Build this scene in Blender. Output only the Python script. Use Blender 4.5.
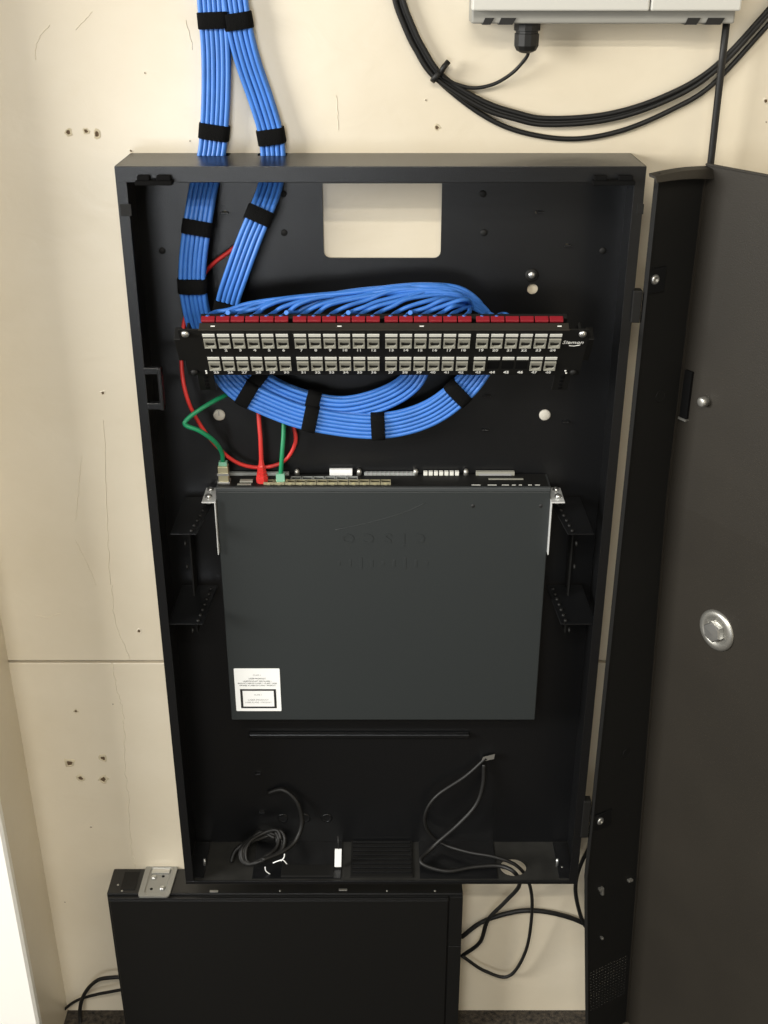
import bpy, bmesh, math, random
from mathutils import Vector, Matrix
random.seed(7)
for o in list(bpy.data.objects): bpy.data.objects.remove(o)
SC = bpy.context.scene
COL = SC.collection
R = math.radians
# ------------------------------------------------------------------ camera
F_PX, PITCH = 1150.0, R(26.05)
CAM = Vector((0.0, -1.337, 1.675))
cd = bpy.data.cameras.new('camera'); co = bpy.data.objects.new('camera', cd); COL.objects.link(co)
cd.sensor_fit = 'VERTICAL'; cd.sensor_height = 36.0; cd.lens = 36.0 * F_PX / 1024.0
cd.clip_start = 0.05
co.location = CAM; co.rotation_euler = (R(90) - PITCH, 0, 0)
SC.camera = co
# ------------------------------------------------------------------ world, lamps, exposure
W = bpy.data.worlds.new('world'); SC.world = W; W.use_nodes = True
W.node_tree.nodes['Background'].inputs[0].default_value = (1.0, 0.95, 0.86, 1)
W.node_tree.nodes['Background'].inputs[1].default_value = 0.07
def area(name, loc, target, sx, sy, power, col):
    l = bpy.data.lights.new(name, 'AREA'); l.shape = 'RECTANGLE'; l.size = sx; l.size_y = sy
    l.energy = power; l.color = col
    o = bpy.data.objects.new(name, l); COL.objects.link(o); o.location = loc
    o.rotation_euler = (Vector(target) - Vector(loc)).to_track_quat('-Z', 'Y').to_euler()
    return o
area('ceiling_tube_light', (-0.25, -1.85, 2.68), (-0.25, -1.85, 0), 1.2, 0.10, 24, (1.0, 0.95, 0.85))
area('ceiling_tube_light', (-0.25, -2.45, 2.68), (-0.25, -2.45, 0), 1.2, 0.10, 24, (1.0, 0.95, 0.85))
area('side_window_light', (-3.4, -1.65, 2.1), (-.2, 0, 1.4), 1.5, 1.1, 150, (1.0, 0.98, 0.93))   # tall window in the room to the left
area('window_daylight', (-0.68, -3.0, 1.15), (-0.68, 0, 1.15), 0.8, 0.60, 12, (0.93, 0.965, 1.0))   # bright opening across the room, at eye height
SC.view_settings.view_transform = 'Standard'; SC.view_settings.look = 'None'
SC.view_settings.gamma = 1.0; SC.view_settings.use_curve_mapping = False
SC.view_settings.exposure = 0.48

# ------------------------------------------------------------------ layout helpers
CP, SP = math.cos(PITCH), math.sin(PITCH)
def ray(u, v):
    a, b = (u - 384) / F_PX, (v - 512) / F_PX
    return Vector((a, CP - b * SP, -SP - b * CP))
def P(u, v, Y):
    d = ray(u, v); return CAM + d * ((Y - CAM.y) / d.y)
def PZ(u, v, Z):
    d = ray(u, v); return CAM + d * ((Z - CAM.z) / d.z)

# ------------------------------------------------------------------ materials
MATS = {}
def mat(name, col, rough=0.5, metal=0.0, var=0.0, vscale=40, bump=0.0, bscale=200, spec=0.5, coat=0.0, sheen=0.0, emis=None):
    if name in MATS: return MATS[name]
    m = bpy.data.materials.new(name); m.use_nodes = True
    nt = m.node_tree; b = nt.nodes['Principled BSDF']
    b.inputs['Base Color'].default_value = (*col, 1); b.inputs['Roughness'].default_value = rough
    b.inputs['Metallic'].default_value = metal; b.inputs['Specular IOR Level'].default_value = spec
    b.inputs['Coat Weight'].default_value = coat; b.inputs['Sheen Weight'].default_value = sheen
    tc = nt.nodes.new('ShaderNodeTexCoord')
    if var:
        n = nt.nodes.new('ShaderNodeTexNoise'); n.inputs['Scale'].default_value = vscale; n.inputs['Detail'].default_value = 5
        nt.links.new(tc.outputs['Object'], n.inputs['Vector'])
        r = nt.nodes.new('ShaderNodeValToRGB')
        r.color_ramp.elements[0].position = .3; r.color_ramp.elements[1].position = .7
        r.color_ramp.elements[0].color = (*[c * (1 - var) for c in col], 1)
        r.color_ramp.elements[1].color = (*[min(1, c * (1 + var)) for c in col], 1)
        nt.links.new(n.outputs['Fac'], r.inputs[0]); nt.links.new(r.outputs[0], b.inputs['Base Color'])
    if bump:
        n = nt.nodes.new('ShaderNodeTexNoise'); n.inputs['Scale'].default_value = bscale; n.inputs['Detail'].default_value = 4
        nt.links.new(tc.outputs['Object'], n.inputs['Vector'])
        bp = nt.nodes.new('ShaderNodeBump'); bp.inputs['Strength'].default_value = bump; bp.inputs['Distance'].default_value = 0.002
        nt.links.new(n.outputs['Fac'], bp.inputs['Height']); nt.links.new(bp.outputs[0], b.inputs['Normal'])
    MATS[name] = m
    return m
def wall_mat():
    m = bpy.data.materials.new('cream wall paint'); m.use_nodes = True; nt = m.node_tree; b = nt.nodes['Principled BSDF']
    b.inputs['Roughness'].default_value = 0.33; b.inputs['Specular IOR Level'].default_value = .6; b.inputs['Coat Weight'].default_value = .5; b.inputs['Coat Roughness'].default_value = .3
    tc = nt.nodes.new('ShaderNodeTexCoord')
    n = nt.nodes.new('ShaderNodeTexNoise'); n.inputs['Scale'].default_value = 3.5; n.inputs['Detail'].default_value = 8; n.inputs['Roughness'].default_value = .6
    nt.links.new(tc.outputs['Object'], n.inputs['Vector'])
    r = nt.nodes.new('ShaderNodeValToRGB')
    r.color_ramp.elements[0].position = .3; r.color_ramp.elements[0].color = (0.64, 0.565, 0.43, 1)
    r.color_ramp.elements[1].position = .62; r.color_ramp.elements[1].color = (0.70, 0.63, 0.50, 1)
    nt.links.new(n.outputs['Fac'], r.inputs[0]); nt.links.new(r.outputs[0], b.inputs['Base Color'])
    # brush-stroked, patched plaster relief: coarse swirls plus stretched strokes
    n2 = nt.nodes.new('ShaderNodeTexNoise'); n2.inputs['Scale'].default_value = 18; n2.inputs['Detail'].default_value = 6; n2.inputs['Distortion'].default_value = 1.2
    mp = nt.nodes.new('ShaderNodeMapping'); mp.inputs['Scale'].default_value = (1.0, 1, 1.7); mp.inputs['Rotation'].default_value = (0, R(25), 0)
    nt.links.new(tc.outputs['Object'], mp.inputs[0]); nt.links.new(mp.outputs[0], n2.inputs['Vector'])
    bp = nt.nodes.new('ShaderNodeBump'); bp.inputs['Strength'].default_value = .13; bp.inputs['Distance'].default_value = .004
    nt.links.new(n2.outputs['Fac'], bp.inputs['Height']); nt.links.new(bp.outputs[0], b.inputs['Normal'])
    return m
M_WALL = wall_mat()
M_WALLD = mat('wall gouge brown', (0.10, 0.065, 0.035), .9)
M_PLASTER = mat('exposed plaster', (0.55, 0.48, 0.34), .9, bump=.5, bscale=300)
M_GAP = mat('joint backing board', (0.16, 0.12, 0.08), .9)  # dark backing seen in the joint between the boards
M_TRIM = mat('white gloss trim paint', (0.93, 0.92, 0.87), .28)
M_CARPET = mat('charcoal loop carpet', (0.034, 0.027, 0.019), .95, var=.95, vscale=130, bump=1.0, bscale=420)
M_BLACK = mat('black powder coat', (0.0045, 0.0047, 0.0052), .31, bump=.12, bscale=900, spec=.5)
M_BLACK2 = mat('matt black steel', (0.0062, 0.0060, 0.0054), .6, bump=.1, bscale=900, spec=.3)
M_DOOR = mat('brown black powder coat', (0.020, 0.0168, 0.0122), .55, var=.12, vscale=6, bump=.15, bscale=800, spec=.4)
M_CHAS = mat('black chassis paint', (0.0055, 0.0055, 0.0053), .36, bump=.06, bscale=900, spec=.5)
M_DUST = mat('dusty black steel', (0.018, 0.0175, 0.0155), .7, var=.35, vscale=30, bump=.1, bscale=900, spec=.3)
M_SWITCH = mat('slate grey paint', (0.0215, 0.0255, 0.0260), .5, bump=.05, bscale=900)
M_SWEDGE = mat('slate grey edge', (0.045, 0.050, 0.052), .45)
M_BLUE = mat('blue cable jacket', (0.044, 0.180, 0.58), .42, var=.08, vscale=60)
M_VELCRO = mat('black hook and loop', (0.006, 0.006, 0.006), .95, bump=.8, bscale=1500, spec=.1)
M_RED = mat('red cord jacket', (0.62, 0.035, 0.03), .42)
M_REDP = mat('red plastic', (0.23, 0.008, 0.016), .45)
M_GREEN = mat('green cord jacket', (0.01, 0.24, 0.10), .42)
M_CLEAR = mat('clear green plug', (0.22, 0.46, 0.33), .2)
M_BCABLE = mat('black cable rubber', (0.008, 0.0077, 0.0072), .5, spec=.35)
M_ZINC = mat('zinc steel', (0.62, 0.62, 0.60), .32, metal=.9)
M_NICKEL = mat('brushed nickel', (0.50, 0.49, 0.45), .38, metal=.85)
M_EAR = mat('bright zinc ear', (0.74, 0.75, 0.74), .35, metal=.35)
M_PLATE = mat('dull galvanised steel', (0.33, 0.33, 0.31), .45, metal=.7)
M_GOLD = mat('brass toned metal', (0.50, 0.46, 0.30), .35, metal=.6)
M_JACK = mat('warm grey jack plastic', (0.29, 0.285, 0.24), .5)
M_LABEL = mat('label white card', (0.72, 0.72, 0.66), .6)
M_WHITE = mat('sticker white', (0.88, 0.89, 0.88), .5)
M_INK = mat('print black', (0.012, 0.012, 0.012), .6)
M_INKG = mat('print grey', (0.30, 0.30, 0.30), .6)
M_PRINTW = mat('print white', (0.80, 0.80, 0.76), .6)
M_HOLE = mat('dark cavity', (0.004, 0.004, 0.004), .9, spec=.1)
M_ENC = mat('light grey enclosure', (0.55, 0.545, 0.505), .45)
M_ENC2 = mat('shaded grey enclosure base', (0.27, 0.265, 0.24), .5)  # darker grey puts the shade on the recessed base into its colour
M_DISC = mat('off white plug', (0.60, 0.57, 0.50), .5)
M_FIBRE = mat('grey vent plastic', (0.30, 0.32, 0.31), .5)

# ------------------------------------------------------------------ mesh builder
class MB:
    def __init__(s): s.v = []; s.f = []; s.mi = []; s.sm = []
    def face(s, idx, mi=0, smooth=False): s.f.append(tuple(idx)); s.mi.append(mi); s.sm.append(smooth)
    def hexa(s, c, mi=0):
        n = len(s.v); s.v += [Vector(p) for p in c]
        for q in ((0, 3, 2, 1), (4, 5, 6, 7), (0, 1, 5, 4), (1, 2, 6, 5), (2, 3, 7, 6), (3, 0, 4, 7)): s.face([n + i for i in q], mi)
        return s
    def box(s, x0, x1, y0, y1, z0, z1, mi=0):
        return s.hexa([(x0, y0, z0), (x1, y0, z0), (x1, y1, z0), (x0, y1, z0), (x0, y0, z1), (x1, y0, z1), (x1, y1, z1), (x0, y1, z1)], mi)
    def quadplate(s, a, b, c, d, t, mi=0):
        a, b, c, d = [Vector(p) for p in (a, b, c, d)]
        n = (b - a).cross(d - a).normalized() * t
        return s.hexa([a, b, c, d, a + n, b + n, c + n, d + n], mi)
    def rings(s, rings, mi=0, caps=True, smooth=True):
        n0 = len(s.v); k = len(rings[0])
        for r in rings: s.v += [Vector(p) for p in r]
        for i in range(len(rings) - 1):
            for j in range(k):
                a = n0 + i * k + j; b = n0 + i * k + (j + 1) % k
                s.face((a, b, b + k, a + k), mi, smooth)
        if caps:
            s.face([n0 + j for j in range(k)][::-1], mi); s.face([n0 + (len(rings) - 1) * k + j for j in range(k)], mi)
        return s
    def lathe(s, base, axis, prof, seg=20, mi=0, smooth=True, rot=0.0):
        base, ax = Vector(base), Vector(axis).normalized()
        t = ax.orthogonal().normalized(); w = ax.cross(t)
        rr = []
        for r, h in prof:
            rr.append([base + ax * h + (t * math.cos(2 * math.pi * j / seg + rot) + w * math.sin(2 * math.pi * j / seg + rot)) * max(r, 1e-5) for j in range(seg)])
        return s.rings(rr, mi, True, smooth)
    def tube(s, pts, rad, seg=8, mi=0):
        pts = [Vector(p) for p in pts]; rr = []
        t0 = (pts[1] - pts[0]).normalized(); nrm = t0.orthogonal().normalized()
        for i, p in enumerate(pts):
            t = (pts[min(i + 1, len(pts) - 1)] - pts[max(i - 1, 0)]).normalized()
            nrm = (nrm - t * nrm.dot(t)).normalized(); bn = t.cross(nrm)
            r = rad(i / (len(pts) - 1)) if callable(rad) else rad
            rr.append([p + (nrm * math.cos(2 * math.pi * j / seg) + bn * math.sin(2 * math.pi * j / seg)) * r for j in range(seg)])
        return s.rings(rr, mi)
    def mesh(s, name):
        m = bpy.data.meshes.new(name); m.from_pydata([tuple(v) for v in s.v], [], s.f)
        m.polygons.foreach_set('material_index', s.mi); m.polygons.foreach_set('use_smooth', s.sm)
        bm = bmesh.new(); bm.from_mesh(m); bmesh.ops.recalc_face_normals(bm, faces=bm.faces); bm.to_mesh(m); bm.free()
        m.update(); return m
def spline(ctrl, n=10):
    c = [Vector(p) for p in ctrl]; c = [c[0] * 2 - c[1]] + c + [c[-1] * 2 - c[-2]]; out = []
    for i in range(1, len(c) - 2):
        p0, p1, p2, p3 = c[i - 1:i + 3]
        for k in range(n):
            t = k / n
            out.append(.5 * ((2 * p1) + (p2 - p0) * t + (2 * p0 - 5 * p1 + 4 * p2 - p3) * t * t + (3 * p1 - p0 - 3 * p2 + p3) * t ** 3))
    out.append(c[-2]); return out
ROOTM = {}
def link(name, mesh, mats, parent=None, bevel=0.0, local=False):
    o = bpy.data.objects.new(name, mesh); COL.objects.link(o)
    if mats is not None:
        for m in (mats if isinstance(mats, (list, tuple)) else [mats]): mesh.materials.append(m)
    if parent is not None:
        o.parent = parent
        if not local and parent.name in ROOTM: o.matrix_parent_inverse = ROOTM[parent.name].inverted()
    if bevel:
        b = o.modifiers.new('bevel', 'BEVEL'); b.width = bevel; b.segments = 2; b.limit_method = 'ANGLE'
    return o
def build(name, mb, mats, parent=None, bevel=0.0, local=False):
    return link(name, mb.mesh(name), mats, parent, bevel, local)
def tag(o, label=None, cat=None, group=None, kind=None):
    if label: o['label'] = label
    if cat: o['category'] = cat
    if group: o['group'] = group
    if kind: o['kind'] = kind
    return o
def thing(name, label, cat, loc=(0, 0, 0), rot=(0, 0, 0), group=None):
    o = bpy.data.objects.new(name, None); COL.objects.link(o); o.location = loc; o.rotation_euler = rot
    o.empty_display_size = .05
    from mathutils import Euler
    ROOTM[o.name] = Matrix.Translation(loc) @ Euler(rot).to_matrix().to_4x4()
    return tag(o, label, cat, group)
def curve_mesh(name, loops, thick, mtx=Matrix()):
    """flat plate with holes: loops are closed 2-D outlines, filled and extruded"""
    cu = bpy.data.curves.new(name, 'CURVE'); cu.dimensions = '2D'; cu.fill_mode = 'BOTH'; cu.extrude = thick / 2
    for lp in loops:
        sp = cu.splines.new('POLY'); sp.points.add(len(lp) - 1); sp.use_cyclic_u = True
        for i, (x, y) in enumerate(lp): sp.points[i].co = (x, y, 0, 1)
    t = bpy.data.objects.new('tmp', cu); COL.objects.link(t)
    m = bpy.data.meshes.new_from_object(t.evaluated_get(bpy.context.evaluated_depsgraph_get()))
    bpy.data.objects.remove(t); bpy.data.curves.remove(cu)
    m.transform(mtx); m.materials.clear(); return m
def text_mesh(body, size, thick, mtx=Matrix(), shear=0.0, bold=0.0):
    cu = bpy.data.curves.new('txt', 'FONT'); cu.body = body; cu.size = size; cu.extrude = thick / 2
    cu.align_x = 'CENTER'; cu.align_y = 'CENTER'; cu.shear = shear; cu.offset = bold; cu.resolution_u = 2
    t = bpy.data.objects.new('tmp', cu); COL.objects.link(t)
    m = bpy.data.meshes.new_from_object(t.evaluated_get(bpy.context.evaluated_depsgraph_get()))
    bpy.data.objects.remove(t); bpy.data.curves.remove(cu)
    m.transform(mtx); m.materials.clear(); return m
def rect(x0, x1, y0, y1, r=0.0, n=4, corners=(1, 1, 1, 1)):
    if r <= 0: return [(x0, y0), (x1, y0), (x1, y1), (x0, y1)]
    out = []
    for (cx, cy, a, X, Y, on) in ((x0 + r, y0 + r, 180, x0, y0, corners[0]), (x1 - r, y0 + r, 270, x1, y0, corners[1]), (x1 - r, y1 - r, 0, x1, y1, corners[2]), (x0 + r, y1 - r, 90, x0, y1, corners[3])):
        if not on: out.append((X, Y)); continue
        for k in range(n + 1):
            t = R(a + 90 * k / n); out.append((cx + r * math.cos(t), cy + r * math.sin(t)))
    return out
def circ(cx, cy, r, n=16, sy=1.0): return [(cx + r * math.cos(2 * math.pi * k / n), cy + sy * r * math.sin(2 * math.pi * k / n)) for k in range(n)]
XZ = Matrix(((1, 0, 0, 0), (0, 0, -1, 0), (0, 1, 0, 0), (0, 0, 0, 1)))      # (x,y) -> (X,Z), plate normal along -Y
def on_y(y): return Matrix.Translation((0, y, 0)) @ XZ
def on_z(z): return Matrix.Translation((0, 0, z))

# ================================================================== the setting
YW = 0.095                                   # wall plane (cabinet front is y = 0)
XL = -0.556                                  # corner with the left side wall
zg = P(80, 662, YW).z                        # horizontal joint between wall boards
wb = build('wall_back', MB().box(XL - .1, 1.3, YW + .008, YW + .1, 0, 2.75), M_GAP); tag(wb, kind='structure')
build('upper_board', MB().box(XL - .1, 1.3, YW, YW + .01, zg + .0022, 2.75), M_WALL, wb, bevel=.0012)
build('lower_board', MB().box(XL - .1, 1.3, YW, YW + .01, -.01, zg - .0022), M_WALL, wb, bevel=.0012)
wl = build('wall_left', MB().box(XL - .1, XL, -.0215, YW, 0, 2.75), M_WALL); tag(wl, kind='structure')
wr = build('bounce_wall_right', MB().box(1.3, 1.4, -3.4, YW + .1, 0, 2.75), M_WALL); tag(wr, kind='structure')  # unseen wall, added to bounce light onto the left return
fl = build('floor', MB().box(-1.2, 1.5, -2.6, YW + .1, -.05, 0), M_CARPET); tag(fl, kind='structure')
cz = MB()
prof = [(0, 0), (0, .010), (-.004, .014), (-.060, .016), (-.068, .012), (-.090, .010), (-.090, 0)]
cz.rings([[(XL + a, -.022 - b, z) for a, b in prof] for z in (0, 2.12)], smooth=False)
tr = build('trim_1', cz, M_TRIM); tag(tr, kind='structure')
wf = build('wall_front', MB().box(-1.6, XL - .0905, -.030, .02, 0, 2.75), M_WALL); tag(wf, kind='structure')

# gouges, nail holes, loose paint flakes on the boards
def gouge(u, v, size, kind=0):
    c = P(u, v, YW); n = 11; rim = []; inn = []
    for k in range(n):
        a = 2 * math.pi * k / n; r = size * random.uniform(.65, 1.25)
        rim.append((c.x + r * math.cos(a), YW, c.z + r * math.sin(a)))
        inn.append((c.x + .62 * r * math.cos(a), YW - size * random.uniform(.1, .35), c.z + .62 * r * math.sin(a)))
    b = MB().rings([rim, inn], caps=False, mi=0)
    q = len(b.v)
    b.v += [Vector((p[0], YW - .0004, p[2])) for p in [(c.x + .5 * (r_[0] - c.x), 0, c.z + .5 * (r_[2] - c.z)) for r_ in rim]]
    for k in range(n): b.face((n + k, n + (k + 1) % n, q + (k + 1) % n, q + k), 0)
    b.face(range(q, q + n), 1)
    build('gouge', b, [M_PLASTER if kind else M_WALL, M_WALLD], wb)
for g in ((68, 132, .0055, 1), (86, 131, .0045, 1), (97, 134, .0055, 1), (131, 151, .003), (103, 393, .004), (437, 128, .0045, 1), (426, 100, .002),
          (139, 631, .0045), (140, 633, .002), (76, 711, .004, 1), (70, 763, .0092, 1), (103, 758, .008, 1), (81, 778, .0072, 1), (103, 779, .0085, 1),
          (91, 827, .003), (65, 902, .0025), (113, 704, .002), (766, 101, .004), (145, 73, .002), (766, 122, .002), (190, 141, .0016)): gouge(*g)
def flake(pts, w, name='paint_ridge'):
    b = MB(); sp = spline([P(u, v, YW) for u, v in pts], 8); up = []
    rr = []
    for i, p in enumerate(sp):
        ww = w * random.uniform(.5, 1.3)
        p = p + Vector((random.uniform(-1, 1) * w, 0, 0))
        rr.append([(p.x - ww, YW + .0005, p.z), (p.x, YW - .0006, p.z), (p.x + ww, YW + .0005, p.z)])
    b.rings(rr, caps=False, smooth=False); build(name, b, M_WALL, wb)
flake([(112, 585), (115, 620), (130, 660)], .0012)
flake([(113, 663), (117, 690), (122, 710), (124, 730), (125, 770), (128, 800), (131, 840), (135, 868)], .0018)
flake([(104, 420), (106, 480), (108, 540), (110, 585)], .0010)
flake([(75, 540), (88, 565), (96, 585)], .0010)
flake([(82, 455), (79, 485), (76, 520)], .0009)
flake([(336, 95), (339, 130)], .0008)
flake([(186, 20), (193, 50)], .0010)
flake([(60, 613), (48, 617), (36, 615)], .0009)
flake([(35, 60), (38, 40), (50, 25)], .0010)
flake([(76, 30), (92, 12)], .0010)

# ================================================================== wall cabinet
CX = -.004; HW = .3005; ZB, ZT = .385, 1.4555; D = YW; T = .0018
cab = thing('wall_cabinet', 'tall shallow black steel wall cabinet hanging open with its door swung right', 'cabinet', (CX, YW, ZB))
x0, x1 = CX - HW, CX + HW
# back panel with the cable cut-out, keyholes
c1, c2 = P(324, 258, D - .004), P(440.5, 258, D - .004)
holes = [rect(c1.x, c2.x, c1.z, ZT - .035, .008, 4, (1, 1, 0, 0))]
kh = P(532.5, 289, D - .004); holes.append(circ(kh.x, kh.z, .0068))
for (u, v) in ((225, 212), (248, 211), (283, 195), (537, 212), (567, 245), (484, 340)): 
    q = P(u, v, D - .004); holes.append(circ(q.x, q.z, .0022, 8))
link('back_panel', curve_mesh('back_panel', [rect(x0 + T, x1 - T, ZB + T, ZT - T)] + holes, .002, on_y(D - .003)), M_BLACK, cab)
# side panels, top with two cable slots, bottom with round cable hole
build('side_panel', MB().box(x0, x0 + T, 0, D, ZB, ZT), M_BLACK, cab, .0005)
build('side_panel', MB().box(x1 - T, x1, 0, D, ZB, ZT), M_BLACK, cab, .0005)
a1, a2 = P(192, 155, .07).x, P(294, 155, .07).x
link('top_panel', curve_mesh('top_panel', [rect(x0, x1, 0, D, .002), rect(P(198.5, 155, .085).x, P(230, 155, .085).x, .0745, D - .001), rect(P(258, 155, .085).x, P(287, 155, .085).x, .0745, D - .001)], T, on_z(ZT - T / 2)), M_BLACK, cab)
hq = PZ(513, 868, ZB)
link('bottom_panel', curve_mesh('bottom_panel', [rect(x0, x1, 0, D), [(hq.x + .0205 * math.cos(2 * math.pi * k / 24), hq.y + .019 * math.sin(2 * math.pi * k / 24)) for k in range(24)]], T, on_z(ZB + T / 2)), M_DUST, cab)
# front frame: top rail, stiles, bottom lip
fb = P(300, 182.5, 0).z
build('top_rail', MB().box(x0, x1, -.0004, .0016, fb, ZT), M_BLACK, cab, .0006)
build('top_rail_hem', MB().box(x0 + .012, x1 - .012, .0016, .012, fb, fb + .0015), M_BLACK, cab)
build('stile', MB().box(x0, x0 + .0125, -.0003, .0016, ZB, fb + .002), M_BLACK, cab, .0006)
build('stile', MB().box(x1 - .0125, x1, -.0003, .0016, ZB, fb + .002), M_BLACK, cab, .0006)
build('bottom_lip', MB().box(x0, x1, -.0004, .0016, ZB, ZB + .006), M_BLACK, cab, .0006)
# latch strikes hanging on the top rail
for uL, uR in ((136, 173), (592, 634)):
    b = MB(); pL, pR = P(uL, 176, -.002), P(uR, 176, -.002)
    b.box(pL.x, pR.x, -.014, -.0004, fb - .001, fb + .0035)
    b.box(pL.x + .002, pL.x + .016, -.009, -.0004, fb + .0035, fb + .0085)
    b.box(pR.x - .018, pR.x - .002, -.009, -.0004, fb + .0035, fb + .0085)
    build('latch_strike', b, M_HOLE, cab, .0008)
# notches / hinge leaf on the stiles
for (u0, u1, v0, v1) in ((121, 131, 204, 216), (636, 644, 204, 214)):
    a, b_ = P(u0, v1, 0), P(u1, v0, 0); build('stile_clip', MB().box(a.x, b_.x, -.0015, .0005, a.z, b_.z), M_BLACK2, cab, .0005)
for (v0, v1) in ((290, 322), (800, 836)):
    a, b_ = P(640, v1, 0), P(640, v0, 0); build('hinge_leaf', MB().box(x1 - .002, x1 + .009, -.004, .010, a.z, b_.z), M_BLACK2, cab, .001)
# pull bracket on the left stile
a, b_ = P(151, 408, .006), P(162, 366, .006)
bb = MB(); bb.box(a.x - .003, b_.x, -.001, .008, b_.z - .009, b_.z); bb.box(a.x - .003, b_.x, -.001, .008, a.z, a.z + .009); bb.box(b_.x - .005, b_.x, -.004, .008, a.z, b_.z)
build('pull_bracket', bb, M_BLACK, cab, .0012)
# loose fittings on the back panel
def backpart(name, u, v, r, m, h=.004, slot=False):
    q = P(u, v, D - .004 - h); b = MB().lathe((q.x, D - .004, q.z), (0, -1, 0), [(r, 0), (r, h * .6), (r * .8, h), (0, h)], 20)
    if slot: b.box(q.x - .0006, q.x + .0006, D - .0046 - h, D - .004 - h * .5, q.z, q.z + r * .8, 1)
    return build(name, b, [m, M_INKG], cab)
backpart('plug_disc', 219, 415.5, .0078, M_DISC, .003, True)
backpart('plug_disc', 545, 415.5, .0076, M_DISC, .003)
backpart('mount_bolt', 532, 275.5, .0085, M_BLACK2, .003); backpart('bolt_head', 532, 275.5, .0045, M_ZINC, .006)
for (u, v) in ((162, 251), (284, 233), (603, 251), (484, 233), (283, 194), (483, 194)): backpart('rivet', u, v, .0042, M_BLACK2, .002)
for (u, v) in ((258, 774), (262, 812), (487, 396), (485, 430), (566, 422), (540, 212), (568, 246), (225, 213)):
    q = P(u, v, D - .006); build('slot_tab', MB().box(q.x - .0045, q.x + .0045, D - .009, D - .004, q.z - .0012, q.z + .0012), M_BLACK, cab, .0006)
q1, q2 = P(248, 740, D - .02), P(470, 740, D - .02)
build('stiffener', MB().box(q1.x, q2.x, D - .012, D - .004, q1.z - .004, q1.z + .004), M_BLACK, cab, .002)
# knock-out rings on the lower back panel and floor
for (u, v) in ((283, 818), (305, 818), (327, 818), (283, 838), (305, 838), (327, 838), (442, 836), (458, 836), (479, 836)):
    if v < 825: c = P(u, v, D - .004); ax = (0, -1, 0)
    else: c = PZ(u, v, ZB + T); ax = (0, 0, 1)
    build('knockout', MB().lathe(c, ax, [(.0085, 0), (.0085, .0008), (.0066, .0014), (.0060, .0005)], 20), M_BLACK, cab)
# louvre pad and small terminal plate on the cabinet floor
def floorbox(name, u0, v0, u1, v1, h, m, bev=.0008):
    a = PZ(u0, v1, ZB + T); c = PZ(u1, v0, ZB + T)
    return build(name, MB().box(a.x, c.x, a.y, c.y, ZB + T, ZB + T + h), m, cab, bev)
floorbox('louvre_pad', 350, 836, 412, 878, .002, M_BLACK2)
a = PZ(352, 876, ZB + T); c = PZ(410, 838, ZB + T)
for k in range(9):
    yy = a.y + (c.y - a.y) * (k + .5) / 9
    build('louvre', MB().box(a.x, c.x, yy - .0014, yy + .0014, ZB + T + .002, ZB + T + .0042), M_BLACK, cab)
floorbox('cover_plate', 252, 832, 343, 879, .0012, M_BLACK)
floorbox('cover_plate', 420, 832, 492, 879, .0012, M_BLACK)
floorbox('filler_plate', 281, 866, 334, 878, .004, M_BLACK2)
# corner gussets with studs on the floor
for sx, us in ((1, ((205, 866), (209, 840), (206, 834))), (-1, ((557, 866), (562, 868), (548, 836), (555, 836), (551, 841), (530, 834)))):
    for k, (u, v) in enumerate(us):
        c = PZ(u, v, ZB + T); big = v > 860 and k == 0
        build('stud', MB().lathe(c, (0, 0, 1), [(.0022 if big else .0016, 0), (.0022 if big else .0016, .014 if big else .002), (0, .0145 if big else .0025)], 10), M_ZINC if big else M_NICKEL, cab)
for xs in (x0 + .004, x1 - .026):
    build('gusset', MB().box(xs, xs + .022, .01, .088, ZB + T, ZB + T + .002), M_BLACK, cab, .0006)
# swing arms for the 19 inch gear: perforated sloped plates, left and right, two levels
for sgn in (-1, 1):
    for (vF, vB, uI, uB, uO) in ((534, 497, 196, 216, 170), (624, 585, 203, 218, 168)):
        mx = (lambda u: u) if sgn < 0 else (lambda u: 764 - u)
        A = P(mx(uO), vF, .004); B = P(mx(uI), vF, .004); C_ = P(mx(uB), vB, .082); E = P(mx(uO + 14), vB, .082)
        arm = build('rack_arm', MB().quadplate(A, B, C_, E, .002 if sgn > 0 else -.002), M_BLACK, cab, .0005)
        hm = MB(); nn = (B - A).cross(C_ - B).normalized()
        if nn.y > 0: nn = -nn
        for k in range(7):
            t = (k + .6) / 7.4; p = B.lerp(C_, t) - Vector((sgn * -.008, 0, 0))
            hm.lathe(p, nn, [(.0026, 0), (.0026, .0004), (.0018, .0024), (.0012, .0024)], 10)
        build('hole_row', hm, M_BLACK2, arm); 
    A = P(170 if sgn < 0 else 594, 470, .03); B = P(170 if sgn < 0 else 594, 626, .03)
    xx = CX + sgn * .262
    build('arm_web', MB().box(xx - .001, xx + .001, .060, .088, .80, .985), M_BLACK2, cab)
    for zz in (.83, .93, .965):
        build('arm_screw', MB().lathe((xx - sgn * .001, .02, zz), (-sgn, 0, 0), [(.004, 0), (.003, .002), (0, .0025)], 12), M_BLACK2, cab)

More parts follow.
